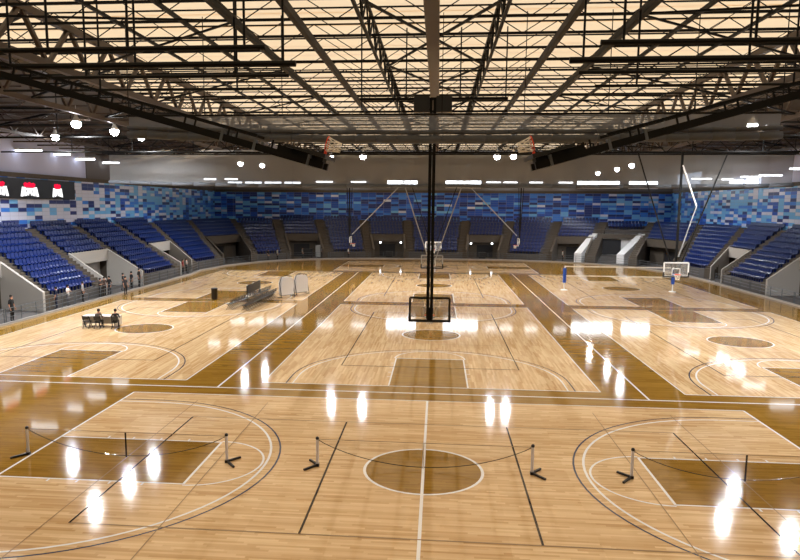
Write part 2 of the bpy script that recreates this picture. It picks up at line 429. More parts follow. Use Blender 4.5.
# ------------------------------------------------------------------ roof
ZD = 16.1; RW = 22.8
m = MB()
x = -RW
n = 16
for i in range(59):                       # sheets lapped every two metres, each a shallow trapezoid
    y0 = YN+i*2.0; y1 = y0+2.0
    m.face([(-RW,y0-.12,ZD),(RW,y0-.12,ZD),(RW,y1,ZD+.03),(-RW,y1,ZD+.03)])
struct(m.obj('ceiling', M['roof']), 'cream translucent roof sheeting over the courts', 'ceiling')
m = MB()
for s in (-1, 1):
    a, b = sorted((s*RW, s*(XW+.4)))
    m.hexa([(s*RW,YN,ZD+.06),(s*(XW+.4),YN,14.7),(s*(XW+.4),YF+.4,14.7),(s*RW,YF+.4,ZD+.06)], [(s*RW,YN,ZD+.3),(s*(XW+.4),YN,14.95),(s*(XW+.4),YF+.4,14.95),(s*RW,YF+.4,ZD+.3)])
struct(m.obj('ceiling_sides', M['roof_dark']), 'dark roof sheeting over the two side stands', 'ceiling')

def joist_mesh(x0, x1, depth, pitch, w, name):
    m = MB(); m.bar((x0,0,0), (x1,0,0), w*.7, w*.7); m.bar((x0,0,-depth), (x1,0,-depth), w, w*1.1)
    n = round((x1-x0)/pitch); p = (x1-x0)/n
    for i in range(n):
        a = x0+i*p
        if i % 2 == 0: m.bar((a,0,0), (a+p,0,-depth), w*.38)
        else: m.bar((a,0,-depth), (a+p,0,0), w*.38)
    return m
JY0 = -2.0; JS = 2.5
proto = None
for i in range(40):
    y = JY0+i*JS
    if y > YF-.5: break
    if proto is None: proto = joist_mesh(-RW, RW, 1.08, 1.75, .085, 'roof_joist').obj('roof_joist', M['steel_black']); o = proto
    else: o = proto.copy(); COL.objects.link(o)
    o.location = (0, y, ZD-.07); struct(o, 'thin black lattice joist crossing under the cream roof', 'roof joist')
ps = None
for s in (-1, 1):
    for i in range(26):
        y = JY0+i*JS*1.5
        if ps is None: ps = joist_mesh(0, XW-RW-.1, .9, 1.7, .11, 'side_roof_joist').obj('side_roof_joist', M['steel_brown']); o = ps
        else: o = ps.copy(); COL.objects.link(o)
        o.location = (RW if s > 0 else -XW+.1, y, 14.6); struct(o, 'brown lattice joist under the dark %s side roof' % ('right' if s>0 else 'left'), 'roof joist')
# girders running the depth of the hall
def girder(x, ztop, zbot, w, mat, label, pitch=2.6, y0=-4, y1=94.5, vert=False):
    m = MB(); L = y1-y0
    m.bar((0,0,ztop), (0,L,ztop), w, w*1.1); m.bar((0,0,zbot), (0,L,zbot), w, w*1.1)
    n = round(L/pitch); p = L/n
    for i in range(n):
        a = i*p
        m.bar((0,a,zbot), (0,a+p/2,ztop), w*.6); m.bar((0,a+p/2,ztop), (0,a+p,zbot), w*.6)
        if vert: m.bar((0,a,zbot), (0,a,ztop), w*.6)
    o = m.obj('roof_girder', mat); o.location = (x, y0, 0); return struct(o, label, 'roof girder')
for s, sd in ((-1,'left'), (1,'right')):
    girder(s*15.1, 15.35, 13.6, .26, M['steel_brown'], 'deep brown steel girder along the hall, %s of centre' % sd, 3.4, vert=False)
    girder(s*RW, 15.9, 14.0, .26, M['steel_brown'], 'brown edge girder between cream and dark roof, %s side' % sd, 3.2)
    girder(s*30.5, 14.6, 13.3, .2, M['steel_brown'], 'brown girder under the %s side roof' % sd, 3.2)
    girder(s*2.36, 15.4, 14.3, .1, M['steel_black'], 'black lattice girder close to the middle beam, %s of it' % sd, 2.5, vert=True)
    m = MB(); m.bar((0,0,0), (0,98,0), .2, .28); o = m.obj('roof_beam', M['beam_dark']); o.location = (s*4.8, -3.5, 14.65)
    struct(o, 'straight brown beam along the hall, second out %s of the middle' % sd, 'roof beam')
    m = MB(); m.bar((0,0,0), (0,98,0), .2, .26); m.bar((.3*s,0,.1), (.3*s,98,.1), .06); m.bar((-.25*s,0,-.05), (-.25*s,98,-.05), .05)
    o = m.obj('roof_beam', M['steel_black']); o.location = (s*7.0, -3.5, 14.6)
    struct(o, 'black beam with pipes beside it along the hall, third out %s' % sd, 'roof beam')
    for xx, w in ((9.2, .13), (11.7, .11), (18.9, .12)):
        m = MB(); m.bar((0,0,0), (0,98,0), w); o = m.obj('roof_pipe', M['steel_black']); o.location = (s*xx, -3.5, 14.85)
        struct(o, 'thin black pipe along the hall under the roof, %s side' % sd, 'pipe')
m = MB(); m.bar((0,0,0), (0,98,0), .5, .5); o = m.obj('roof_beam', M['steel_brown']); o.location = (0, -3.5, 14.65)
struct(o, 'wide brown middle beam running down the centre of the roof', 'roof beam')
# flat X bracing either side of the middle beam
m = MB()
for i in range(9):
    y = -7.3+i*10.6
    m.bar((-2.3,y,14.95), (2.3,y+10.6,14.95), .085); m.bar((2.3,y,14.87), (-2.3,y+10.6,14.87), .085)
struct(m.obj('roof_bracing', M['steel_black']), 'black diagonal bracing rods crossing the middle beam', 'roof bracing')
m = joist_mesh(-28.2, 28.2, 1.15, 1.25, .15, 'curtain_truss'); o = m.obj('roof_truss', M['steel_black']); o.location = (0, 36.4, 13.65)
struct(o, 'black lattice truss carrying the far divider curtain', 'roof truss')
# kneed diagonals of the outer bays
m = MB()
for s in (-1, 1):
    for i in range(11):
        y = -4+i*8.6
        m.bar((s*15.1,y,15.0), (s*RW,y+4.3,14.1), .1); m.bar((s*RW,y+4.3,14.1), (s*15.1,y+8.6,15.0), .1)
        m.bar((s*7,y,14.7), (s*15.1,y+4.3,13.9), .07); m.bar((s*15.1,y+4.3,13.9), (s*7,y+8.6,14.7), .07)
        m.bar((s*RW,y,14.1), (s*30.5,y+4.3,13.6), .12); m.bar((s*30.5,y+4.3,13.6), (s*RW,y+8.6,14.1), .12)
struct(m.obj('roof_struts', M['steel_black']), 'black diagonal struts in the outer roof bays', 'roof bracing')
# hung cross pipes carrying the folded backstops
def cross_pipe(x0, x1, y, z, w, rods, label):
    root = empty('hung_pipe', ((x0+x1)/2, y, z)); tag(root, label, 'pipe')
    c = (x0+x1)/2; a = MB(); a.bar((x0-c,0,0), (x1-c,0,0), w, sides=8); part(a, 'pipe', M['steel_black'], root)
    for rx in rods:
        r = MB(); r.bar((rx-c,0,0), (rx-c,0,ZD-.08-z), .075, sides=6); part(r, 'hanger_rod', M['steel_black'], root)
for s, sd in ((-1,'left'), (1,'right')):
    cross_pipe(*sorted((s*17, s*4.6)), -.85, 12.55, .15, [s*5.2, s*8.6, s*11, s*14.5], 'black pipe hung across the %s roof, nearest the camera' % sd)
    cross_pipe(*sorted((s*16, s*4.2)), 1.4, 12.55, .2, [s*4.6, s*9.4, s*13.6], 'thicker black pipe hung across the %s roof, second from the camera' % sd)
    cross_pipe(*sorted((s*16, s*4.9)), 3.6, 12.6, .13, [s*6.8, s*12.2], 'black pipe hung across the %s roof, third from the camera' % sd)
    cross_pipe(*sorted((s*17, s*6)), 6.2, 12.6, .1, [s*7.5, s*13], 'thin black pipe hung across the %s roof, fourth from the camera' % sd)
    cross_pipe(*sorted((s*35, s*18.5)), 24, 12.55, .13, [s*20, s*25, s*31], 'pipe hung across the %s side roof by the lamps, nearer one' % sd)
    cross_pipe(*sorted((s*35, s*18.5)), 33, 12.3, .13, [s*19, s*24, s*29], 'pipe hung across the %s side roof behind the lamps, farther one' % sd)

# ------------------------------------------------------------------ lamps
def make_lamp():
    root = empty('high_bay_lamp')
    a = MB(); a.bar((0,0,.55), (0,0,1.2), .05, sides=6); part(a, 'stem', M['steel_light'], root)
    h = MB(); h.lathe([(.09,.62),(.11,.5),(.2,.34),(.29,.18),(.3,.16),(.27,.19),(.17,.36),(.08,.5)], n=14); rf = part(h, 'reflector', M['white_metal'], root, True)
    b = MB(); b.ball((0,0,.05), .3, 12, 8); part(b, 'bulb', M['lamp_glow'], rf, True)
    return root
LL = [(-23.3,23.3,13.4,'over the left side court, nearest the camera'), (-23,28,13.4,'over the left side court, second from the camera'), (-22.7,31.8,13.4,'over the left side court, third from the camera'),
      (-29.6,31.7,13.4,'over the left stand'), (-22.6,58.3,13,'over the far left court, nearer of a pair'), (-21,62,13,'over the far left court, farther of a pair'),
      (-10.7,49.6,13.1,'over the middle courts, leftmost of four'), (-7.3,48.9,13.1,'over the middle courts, second from the left of four'), (6,48.9,13.1,'over the middle courts, third from the left of four'), (7.6,49,13.15,'over the middle courts, rightmost of four'),
      (23.4,23.7,13.4,'over the right side court, nearest the camera'), (20.1,25.9,13.4,'over the right side court, second from the camera'), (23,31.2,13.4,'over the right side court, third from the camera'),
      (22.2,61,13,'over the far right court, nearest of three'), (22.6,69,13,'over the far right court, middle of three'), (22.5,79,13,'over the far right court, farthest of three'),
      (-23,13,13.4,'added out of view to brighten the near court, farther left one'), (-22,3,13.4,'added out of view to brighten the near court, nearer left one'), (23,13,13.4,'added out of view to brighten the near court, farther right one'), (22,3,13.4,'added out of view to brighten the near court, nearer right one')]  # these four unseen lamps extend the rows, added to brighten the near court
lamps = [l[:3] for l in LL]; LAB = ['bright high bay lamp '+l[3] for l in LL]
LAMP_W = 2600.
lp = None
for i, (x, y, z) in enumerate(lamps):
    if lp is None: lp = make_lamp(); o = lp
    else: o = dup(lp)
    o.location = (x, y, z-.1); tag(o, LAB[i], 'lamp', 'high bay lamps')
    ld = bpy.data.lights.new('lamp_light', 'SPOT'); ld.energy = LAMP_W; ld.spot_size = math.radians(165); ld.spot_blend = .5
    ld.shadow_soft_size = .22; ld.color = (.93, .96, 1)
    lo = bpy.data.objects.new('lamp_light', ld); COL.objects.link(lo); lo.location = (x, y, z-.42)

# ------------------------------------------------------------------ grandstands
Z0, RISE, NR = 1.0, .47, 11
# stations: inner front point and outer back point of each aisle
LS = [((-29.6,13),(-37.9,13.5)), ((-29.6,21.2),(-37.9,22.3)), ((-29.6,29.4),(-37.9,31.2)), ((-29.6,37.8),(-37.9,40)), ((-29.6,46.9),(-37.9,48)), ((-29.6,56.1),(-37.9,56.9)),
      ((-30.1,62.2),(-37.9,67)), ((-29.2,70),(-37.9,81)), ((-26.4,77.3),(-35.2,94.8)), ((-22.7,81.9),(-27.4,94.8)), ((-16.8,85.2),(-20,94.8)), ((-10.4,86.7),(-12.3,94.8)), ((-4.1,87.4),(-4.9,94.8))]
RS = []
for (a, b) in LS:
    ax = -a[0]+(1.9 if a[1] < 72 else (1.0 if a[1] < 78 else 0)); RS.append(((ax, a[1]+(.6 if a[1] < 60 else 0)), (-b[0], b[1])))
ST = LS + RS[::-1]
# bank types, in order round the bowl: F full, V tunnel below, P white portal
TY = ['F','V','F','V','F','V','F','V','F','V','F','V','F','V','F','V','P','V','F','V','F','V','F','V','F']
assert len(TY) == len(ST)-1
BN = ['left stand block nearest the camera','left stand block over the near tunnel','left stand block under the black screen','left stand block over the second tunnel','left stand block past the second tunnel','left stand block over the third tunnel',
      'far left corner block','block over the far left corner tunnel','far stand block left of the equipment tunnel','far block over the equipment tunnel','far stand block, left of centre','far block over the left recess','middle block of the far stand',
      'far block over the right recess','far stand block, right of centre','far block over the bench tunnel','far block above the white portal','block over the dark far right tunnel','far right corner block','right stand block over the third tunnel','right stand block between two tunnels','right stand block over the near tunnel','right stand block nearest but one','right stand block over the edge tunnel','right stand block nearest the camera']
NS = len(ST)
def rowpt(i, t):
    a, b = Vector(ST[i][0]), Vector(ST[i][1]); return a+(b-a)*t
seat_spots = []     # (position, facing angle, block, row, seat)
for bi in range(NS-1):
    ty = TY[bi]; corner = bi in (6, 7, 17, 18)
    nr = NR-1 if corner or bi in (8, 16) else NR
    first = {'F':0, 'V':5, 'P':8}[ty]
    m = MB()
    for r in range(first, NR):
        t0, t1 = r/NR, (r+1)/NR
        if r == NR-1: t1 = 1.0
        A, B, C, D = rowpt(bi,t0), rowpt(bi+1,t0), rowpt(bi+1,t1), rowpt(bi,t1)
        z = Z0+RISE*min(r, nr-1)
        zb = 0 if first == 0 else Z0+RISE*first-.75
        m.hexa([(A.x,A.y,zb),(B.x,B.y,zb),(C.x,C.y,zb),(D.x,D.y,zb)], [(A.x,A.y,z),(B.x,B.y,z),(C.x,C.y,z),(D.x,D.y,z)])
        if r >= nr: continue
        e = .75
        dA = (B-A); L = dA.length; dA.normalize(); n = Vector((dA.y, -dA.x))   # n points to the court
        Pm = rowpt(bi, t0+.45/NR); Qm = rowpt(bi+1, t0+.45/NR); Lm = (Qm-Pm).length; dm = (Qm-Pm).normalized()
        cnt = int((Lm-2*e)/.52)
        off = (Lm-cnt*.52)/2
        nm = Vector((dm.y, -dm.x)); ctr = Vector((0, 40))
        if nm.dot(ctr-Pm) < 0: nm = -nm
        ang = math.atan2(nm.y, nm.x)
        for s in range(cnt):
            p = Pm+dm*(off+(s+.5)*.52); seat_spots.append(((p.x, p.y, z), ang, bi, r, s))
    struct(m.obj('stand_terrace', M['concrete']), 'stepped concrete terrace of the '+BN[bi], 'grandstand')
    if ty == 'V':
        # tunnel: side walls following the slope, back wall with a dark doorway, pale lintel
        dark = bi in (7, 9, 11, 13, 15, 17)
        wm = M['concrete_brown'] if dark else M['plaster']
        w = MB(); t1 = 5/NR; ztop = Z0+RISE*5
        for i, sg in ((bi, 1), (bi+1, -1)):
            P0, P1 = rowpt(i, -.02), rowpt(i, t1); Q0, Q1 = rowpt(bi+1 if sg > 0 else bi, -.02), rowpt(bi+1 if sg > 0 else bi, t1)
            o0 = (Q0-P0).normalized(); o1 = (Q1-P1).normalized()
            a0, a1, b0, b1 = P0+o0*.55, P1+o1*.55, P0+o0*.85, P1+o1*.85
            w.hexa([(a0.x,a0.y,0),(a1.x,a1.y,0),(b1.x,b1.y,0),(b0.x,b0.y,0)], [(a0.x,a0.y,Z0+.5),(a1.x,a1.y,ztop+.35),(b1.x,b1.y,ztop+.35),(b0.x,b0.y,Z0+.5)])
        A, B = rowpt(bi,t1), rowpt(bi+1,t1); d = (B-A).normalized(); L = (B-A).length; n = Vector((d.y,-d.x))
        if n.dot(Vector((0,40))-A) < 0: n = -n
        def slab(u0, u1, z0, z1, d0, d1, mb):
            p = [A+d*u0+n*d0, A+d*u1+n*d0, A+d*u1+n*d1, A+d*u0+n*d1]
            mb.hexa([(q.x,q.y,z0) for q in p], [(q.x,q.y,z1) for q in p])
        u0, u1 = .85, L-.85
        zb = Z0+RISE*5-.75
        slab(u0, u1, zb-.1, ztop+.3, 0, .22, w)              # lintel
        dz = 2.0 if zb > 2.1 else zb
        wd = min(2.6, (u1-u0)*.5); um = (u0+u1)/2
        slab(u0, um-wd/2, 0, zb, -.9, -.7, w); slab(um+wd/2, u1, 0, zb, -.9, -.7, w); slab(um-wd/2, um+wd/2, dz, zb+.02, -.9, -.7, w)
        struct(w.obj('stand_tunnel', wm), 'tunnel walls under the '+BN[bi], 'tunnel')
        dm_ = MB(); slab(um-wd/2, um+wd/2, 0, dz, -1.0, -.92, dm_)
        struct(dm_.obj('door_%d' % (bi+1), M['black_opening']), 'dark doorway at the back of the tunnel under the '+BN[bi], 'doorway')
# aisles with half steps
for i in range(NS):
    m = MB(); W = .62
    a, b = Vector(ST[i][0]), Vector(ST[i][1]); d = (b-a).normalized(); n = Vector((d.y,-d.x))*W
    ns = NR*2
    for r in range(ns):
        p, q = a+(b-a)*(r/ns), a+(b-a)*((r+1)/ns); z = Z0+RISE*(r/2)+.14
        z = min(z, Z0+RISE*(NR-1)+.14)
        m.hexa([((p-n).x,(p-n).y,0),((p+n).x,(p+n).y,0),((q+n).x,(q+n).y,0),((q-n).x,(q-n).y,0)], [((p-n).x,(p-n).y,z),((p+n).x,(p+n).y,z),((q+n).x,(q+n).y,z),((q-n).x,(q-n).y,z)])
    struct(m.obj('stand_aisle', M['concrete_brown']), 'concrete stepped aisle between two seating blocks', 'aisle stairs')

# moulded plastic seat, facing +x
def seat_geo(mb, T=None):
    n0 = len(mb.v)
    prof = [(.24,.40),(.20,.44),(.02,.41),(-.14,.43),(-.19,.52),(-.22,.70),(-.24,.82),(-.26,.84)]
    base = len(mb.v)
    for x, z in prof:
        for y, dz in ((-.225,.03),(-.12,0),(.12,0),(.225,.03)): mb.v.append((x, y, z+dz*(1 if z < .5 else 0)))
    k = len(prof)
    for i in range(k-1):
        for j in range(3):
            mb.f.append((base+i*4+j, base+(i+1)*4+j, base+(i+1)*4+j+1, base+i*4+j+1)); mb.mi.append(mb.cur)
    b2 = len(mb.v)
    for x, z in prof:
        for y, dz in ((-.225,.03),(.225,.03)): mb.v.append((x-.035, y, z-.035+dz*(1 if z < .5 else 0)))
    for i in range(k-1):
        mb.f.append((b2+i*2, b2+i*2+1, b2+(i+1)*2+1, b2+(i+1)*2)); mb.mi.append(mb.cur)
        mb.f.append((base+i*4, b2+i*2, b2+(i+1)*2, base+(i+1)*4)); mb.mi.append(mb.cur)
        mb.f.append((base+i*4+3, base+(i+1)*4+3, b2+(i+1)*2+1, b2+i*2+1)); mb.mi.append(mb.cur)
    for i in (0, k-1):
        mb.f.append((base+i*4, base+i*4+1, base+i*4+2, base+i*4+3, b2+i*2+1, b2+i*2)); mb.mi.append(mb.cur)
    mb.box((-.12,-.05,0), (.02,.05,.40))
    if T is not None:
        for i in range(n0, len(mb.v)): mb.v[i] = tuple(T @ Vector(mb.v[i]))
sm = MB(); seat_geo(sm)
seat_me = sm.mesh('stadium_seat', M['seat'])
bm = bmesh.new(); bm.from_mesh(seat_me); bmesh.ops.recalc_face_normals(bm, faces=bm.faces); bm.to_mesh(seat_me); bm.free()
vis = []
for s in seat_spots:
    px = to_px((s[0][0], s[0][1], s[0][2]+.6))
    if 3 < px[0] < 797: vis.append(((Vector(s[0])-CAM).length, s))
vis.sort(key=lambda t: t[0])
near = set(id(s) for _, s in vis[:300])
for _, (p, ang, bi, r, si) in vis[:300]:
    o = bpy.data.objects.new('stadium_seat', seat_me); COL.objects.link(o)
    o.location = p; o.rotation_euler = (0, 0, ang)
    end = 'near' if bi < 12 else 'far'
    tag(o, 'blue seat, %s row, %s from %s aisle, %s' % (ORD[r], ORD[si], end, BN[bi]), 'seat', '%s row of seats, %s' % (ORD[r], BN[bi]))
rest = MB()
for s in seat_spots:
    if id(s) in near: continue
    p, ang = s[0], s[1]
    px = to_px((p[0], p[1], p[2]+.6))
    if -120 < px[0] < 920: seat_geo(rest, Matrix.Translation(p) @ Matrix.Rotation(ang, 4, 'Z'))
tag(rest.obj('stadium_seats', M['seat']), 'rows of small blue plastic seats filling the farther stands', 'seats', kind='stuff')

# white portal in the far right stand
bp = TY.index('P')
root = empty('stand_portal', (25.4, 85, 0)); struct(root, 'white walled portal with steps in the far right stand', 'portal')
def rel(p): return (p[0]-25.4, p[1]-85, p[2])
for (x0,y0,x1,y1) in ((21.2,84,24.6,89),(26.9,82,31.5,88)):
    w = MB(); d = Vector((x1-x0,y1-y0)).normalized(); n = Vector((d.y,-d.x))*.55; pts = []
    L = Vector((x1-x0,y1-y0)).length
    def P(t, s): q = Vector((x0,y0))+d*(L*t)+n*s; return q.x, q.y
    loA = [(*P(0,-1),0),(*P(0,1),0),(*P(1,1),0),(*P(1,-1),0)]; hiA = [(*P(0,-1),1.35),(*P(0,1),1.35),(*P(1,1),4.2),(*P(1,-1),4.2)]
    w.hexa([rel(p) for p in loA], [rel(p) for p in hiA]); part(w, 'portal_wall', M['plaster_white'], root)
bw = MB(); bw.hexa([rel(p) for p in ((24.4,89.2,0),(31.6,88.1,0),(31.7,88.6,0),(24.5,89.7,0))], [rel(p) for p in ((24.4,89.2,4.1),(31.6,88.1,4.1),(31.7,88.6,4.1),(24.5,89.7,4.1))]); part(bw, 'back_wall', M['plaster_white'], root)
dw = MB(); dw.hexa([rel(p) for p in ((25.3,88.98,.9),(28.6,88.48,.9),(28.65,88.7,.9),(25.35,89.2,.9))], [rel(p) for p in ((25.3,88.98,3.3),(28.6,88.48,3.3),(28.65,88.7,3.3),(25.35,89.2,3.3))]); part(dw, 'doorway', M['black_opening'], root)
lw = MB(); lw.hexa([rel(p) for p in ((24.6,88.6,3.4),(31.4,87.6,3.4),(31.5,88.1,3.4),(24.7,89.1,3.4))], [rel(p) for p in ((24.6,88.6,4.1),(31.4,87.6,4.1),(31.5,88.1,4.1),(24.7,89.1,4.1))]); part(lw, 'lintel', M['concrete_brown'], root)
sw = MB()
for i in range(5):
    y = i*.8
    sw.hexa([rel(p) for p in ((22.4+.5*i,84.4+y,0),(27.3+.6*i,83.2+y,0),(27.9+.6*i,84+y,0),(22.9+.5*i,85.2+y,0))], [rel(p) for p in ((22.4+.5*i,84.4+y,.18*(i+1)),(27.3+.6*i,83.2+y,.18*(i+1)),(27.9+.6*i,84+y,.18*(i+1)),(22.9+.5*i,85.2+y,.18*(i+1)))])
part(sw, 'steps', M['concrete'], root)
hr = MB()
hr.bar(rel((23.9,89.1,4.6)), rel((32.6,87.7,4.6)), .09)
for t in (0,.2,.4,.6,.8,1): hr.bar(rel((23.9+8.7*t,89.1-1.4*t,4.05)), rel((23.9+8.7*t,89.1-1.4*t,4.6)), .06)
part(hr, 'handrail', M['steel_brown'], root)

# railing behind the kerb, one length per pair of kerb points
def railing(p, q, label):
    p, q = Vector(p), Vector(q); c = (p+q)/2; d = (q-p).normalized(); ctr = Vector((0,40))
    n = Vector((-d.y, d.x));
    if n.dot(ctr-c) > 0: n = -n
    p, q = p+n*.25+d*.1, q+n*.25-d*.1
    root = empty('barrier_railing', (c.x, c.y, 0)); tag(root, label, 'railing', 'railings round the floor')
    L = (q-p).length; k = max(2, round(L/1.9)); r = MB()
    for z in (.45,.75,1.05): r.bar((p.x-c.x,p.y-c.y,z), (q.x-c.x,q.y-c.y,z), .045, sides=6)
    part(r, 'rails', M['rail'], root)
    for i in range(k+1):
        s = p+(q-p)*(i/k)-c; b = MB(); b.bar((s.x,s.y,0), (s.x,s.y,1.08), .06, sides=6); part(b, 'post', M['rail'], root)
yy = [14, 23, 32, 40.5, 49, 57.5]
for a, b, nm in zip(yy, yy[1:], ORD): railing((-28.6,a), (-28.6,b), 'grey metal railing along the left stand, %s length from the camera' % nm)
for a, b, nm in zip(yy, yy[1:], ORD): railing((30.6,a), (30.6,b), 'grey metal railing along the right stand, %s length from the camera' % nm)
fpts = FL[1:15]
for i, (a, b) in enumerate(zip(fpts, fpts[1:])): railing(a, b, 'grey metal railing round the far stands, %s length from the left' % ORD[i])

# ------------------------------------------------------------------ screen
root = empty('scoreboard_screen', (-37.6, 39.6, 8.6)); tag(root, 'long black screen on the left tile wall showing red and white emblems', 'screen')
m = MB(); m.box((-.3,-9.2,0), (.0,9.2,1.85)); part(m, 'cabinet', M['screen_black'], root)
def emblem(y, w, label):
    """white block lettering AMA under a red cap"""
    e = MB(); X = .012
    T = lambda u, v: (X, y+u*w, .22+v*1.35)
    def poly(pts): e.face([T(*p) for p in pts])
    for s in (-1, 1):           # the two big slanted A legs
        poly([(s*.5,0),(s*.36,0),(s*.26,.62),(s*.40,.66)]); poly([(s*.30,0.02),(s*.16,.06),(s*.22,.62),(s*.28,.64)])
        poly([(s*.36,.2),(s*.2,.2),(s*.22,.36),(s*.33,.36)])
    poly([(-.14,.08),(-.05,.08),(-.05,.55),(-.14,.55)]); poly([(.05,.08),(.14,.08),(.14,.55),(.05,.55)])
    poly([(-.14,.55),(-.05,.55),(.02,.2),(-.02,.2)]); poly([(.14,.55),(.05,.55),(-.02,.2),(.02,.2)])
    poly([(-.2,.44),(.2,.44),(.2,.58),(-.2,.58)])
    part(e, 'lettering', M['white_led'], root)
    r = MB(); X2 = .02
    T2 = lambda u, v: (X2, y+u*w, .22+v*1.35)
    r.face([T2(*p) for p in ((-.27,.62),(.27,.62),(.33,.86),(.22,.96),(.12,.9),(0,1.0),(-.12,.9),(-.22,.98),(-.33,.86))])
    part(r, 'red_cap', M['red_led'], root)
for y, w in ((-3.4,2.9),(1.2,2.9),(5.9,1.9)): emblem(y, w, '')

# ------------------------------------------------------------------ backstops
def ring_net(root, x, z, sub='z'):
    r = MB(); r.ring((x,0,z), .23, .018, 22, 6); r.box((x-.42,-.06,z-.05),(x-.21,.06,z+.02)); rim = part(r, 'rim', M['orange'], root, True)
    n = MB(); lv = [(.225,0),(.19,-.14),(.155,-.28),(.135,-.42)]; K = 10
    for a in range(3):
        for i in range(K):
            t0 = 2*PI*(i+.5*(a % 2))/K
            for sg in (-.5, .5):
                t1 = t0+2*PI*sg/K
                n.bar((x+lv[a][0]*math.cos(t0), lv[a][0]*math.sin(t0), z+lv[a][1]), (x+lv[a+1][0]*math.cos(t1), lv[a+1][0]*math.sin(t1), z+lv[a+1][1]), .017)
    part(n, 'net', M['net_white'], rim)
def backboard(root, x, zc, frame_mat, pad=True, white=False):
    """board 1.83 x 1.07 facing +x, centred at height zc"""
    g = MB(); g.box((x-.02,-.9,zc-.52), (x+.02,.9,zc+.52)); bb = part(g, 'backboard', M['board_glass'], root)
    f = MB(); t = .095
    for s in (-1, 1):
        f.box((x-.04, s*.915-t/2, zc-.535), (x+.04, s*.915+t/2, zc+.535))
        f.box((x-.04,-.915, zc+s*.535-t/2), (x+.04,.915, zc+s*.535+t/2))
    part(f, 'board_frame', M[frame_mat], root)
    q = MB(); t = .05
    for s in (-1, 1): q.box((x+.021, s*.295-t/2, zc-.38), (x+.03, s*.295+t/2, zc+.08))
    for z in (zc-.38, zc+.08): q.box((x+.021,-.295,z-t/2), (x+.03,.295,z+t/2))
    part(q, 'target_square', M['white_metal'], bb)
    if pad:
        p = MB(); p.box((x-.06,-.97,zc-.6), (x+.06,.97,zc-.5))
        for s in (-1, 1): p.box((x-.06, s*.93-.05, zc-.6), (x+.06, s*.93+.05, zc-.2))
        part(p, 'edge_padding', M['black_pad'], bb)
def hanging(loc, rotz, label, kind, top=12.5, frame='white_metal'):
    """loc is the ceiling point; everything hangs below it, facing local +x"""
    root = empty('basketball_backstop', (loc[0], loc[1], top), (0,0,rotz)); tag(root, label, 'basketball hoop')
    H = top-3.05; zc = -(top-3.4)
    backboard(root, 0, zc, frame, True); ring_net(root, .42, -H)
    ms = MB()
    if kind == 'single':
        for s in (-1, 1): ms.bar((-.14, s*.085, .3), (-.14, s*.085, zc-.42), .14)
        ms.box((-.12,-.12,zc-.5),(-.02,.12,zc+.1))
        part(ms, 'mast', M['steel_black'], root)
        c = MB(); c.box((-.2,-.14,zc+1.2), (-.08,.14,zc+1.3)); part(c, 'collar', M['steel_light'], root)
        c = MB(); c.box((-.2,-.6,zc+.5),(-.1,.6,zc+.56)); part(c, 'cross_arm', M['steel_black'], root)
        for sg in (-1, 1): u = MB(); u.box((-.3,min(sg*.85,sg*.15),-.25),(.1,max(sg*.85,sg*.15),.45)); part(u, 'winch_box', M['black_plastic'], root)
        for sg in (-3.2,-1.2,1.2,3.2): u = MB(); u.bar((-.1,sg,.35),(-.1,sg,ZD-top-.15),.06,sides=6); part(u, 'hanger_rod', M['steel_black'], root)
        h = MB(); h.bar((-.1,-3.3,.35),(-.1,3.3,.35),.12); h.bar((-.1,-3.3,-.2),(-.1,3.3,-.2),.09)
        for i in range(8): h.bar((-.1,-3.3+i*.825,-.2 if i%2 else .35),(-.1,-3.3+(i+1)*.825,.35 if i%2 else -.2),.05)
        part(h, 'head_frame', M['steel_black'], root)
    else:
        ms.bar((-.14,0,.1), (-.14,0,zc-.3), .15); part(ms, 'mast', M['steel_black'], root)
        v = MB()
        for s in (-1, 1): v.bar((-.14, s*3.3, 0), (-.14, s*.12, zc-.3), .085)
        part(v, 'side_brace', M['steel_light'] if kind == 'vee' else M['steel_black'], root)
        if kind == 'knee':
            b = MB(); b.bar((-.1,.05,-.9),(-.1,1.25,-4.0),.1); part(b, 'knee_brace', M['white_metal'], root)
            b = MB(); b.bar((-.1,1.25,-4.0),(-.1,.15,-7.9),.07); part(b, 'knee_brace', M['steel_light'], root)
        if kind == 'strut':
            b = MB(); b.bar((.2,0,-(top-4.3)),(8.1,0,-.1),.11); part(b, 'front_strut', M['steel_light'], root)
    return root
hanging((0,11.1), PI/2, 'hanging basketball hoop on a tall black mast at the near end of the middle court', 'single', 12.55, 'black_pad')
hanging((-.15,38.9), PI/2, 'hanging hoop on the second middle court, seen from behind with grey vee braces', 'vee', 12.4, 'steel_light')
hanging((-.2,61.6), -PI/2, 'small white framed hoop hanging at the far end of the second middle court', 'plain', 12.4)
hanging((18.8,34.3), -PI/2, 'white framed hoop hanging over the right side court beyond the net', 'knee', 12.3)
hanging((-11.6,72.8), 0, 'hoop seen side on at the left end of the far cross court', 'strut', 12.4)
hanging((11.1,72.8), PI, 'hoop seen side on at the right end of the far cross court', 'strut', 12.4)

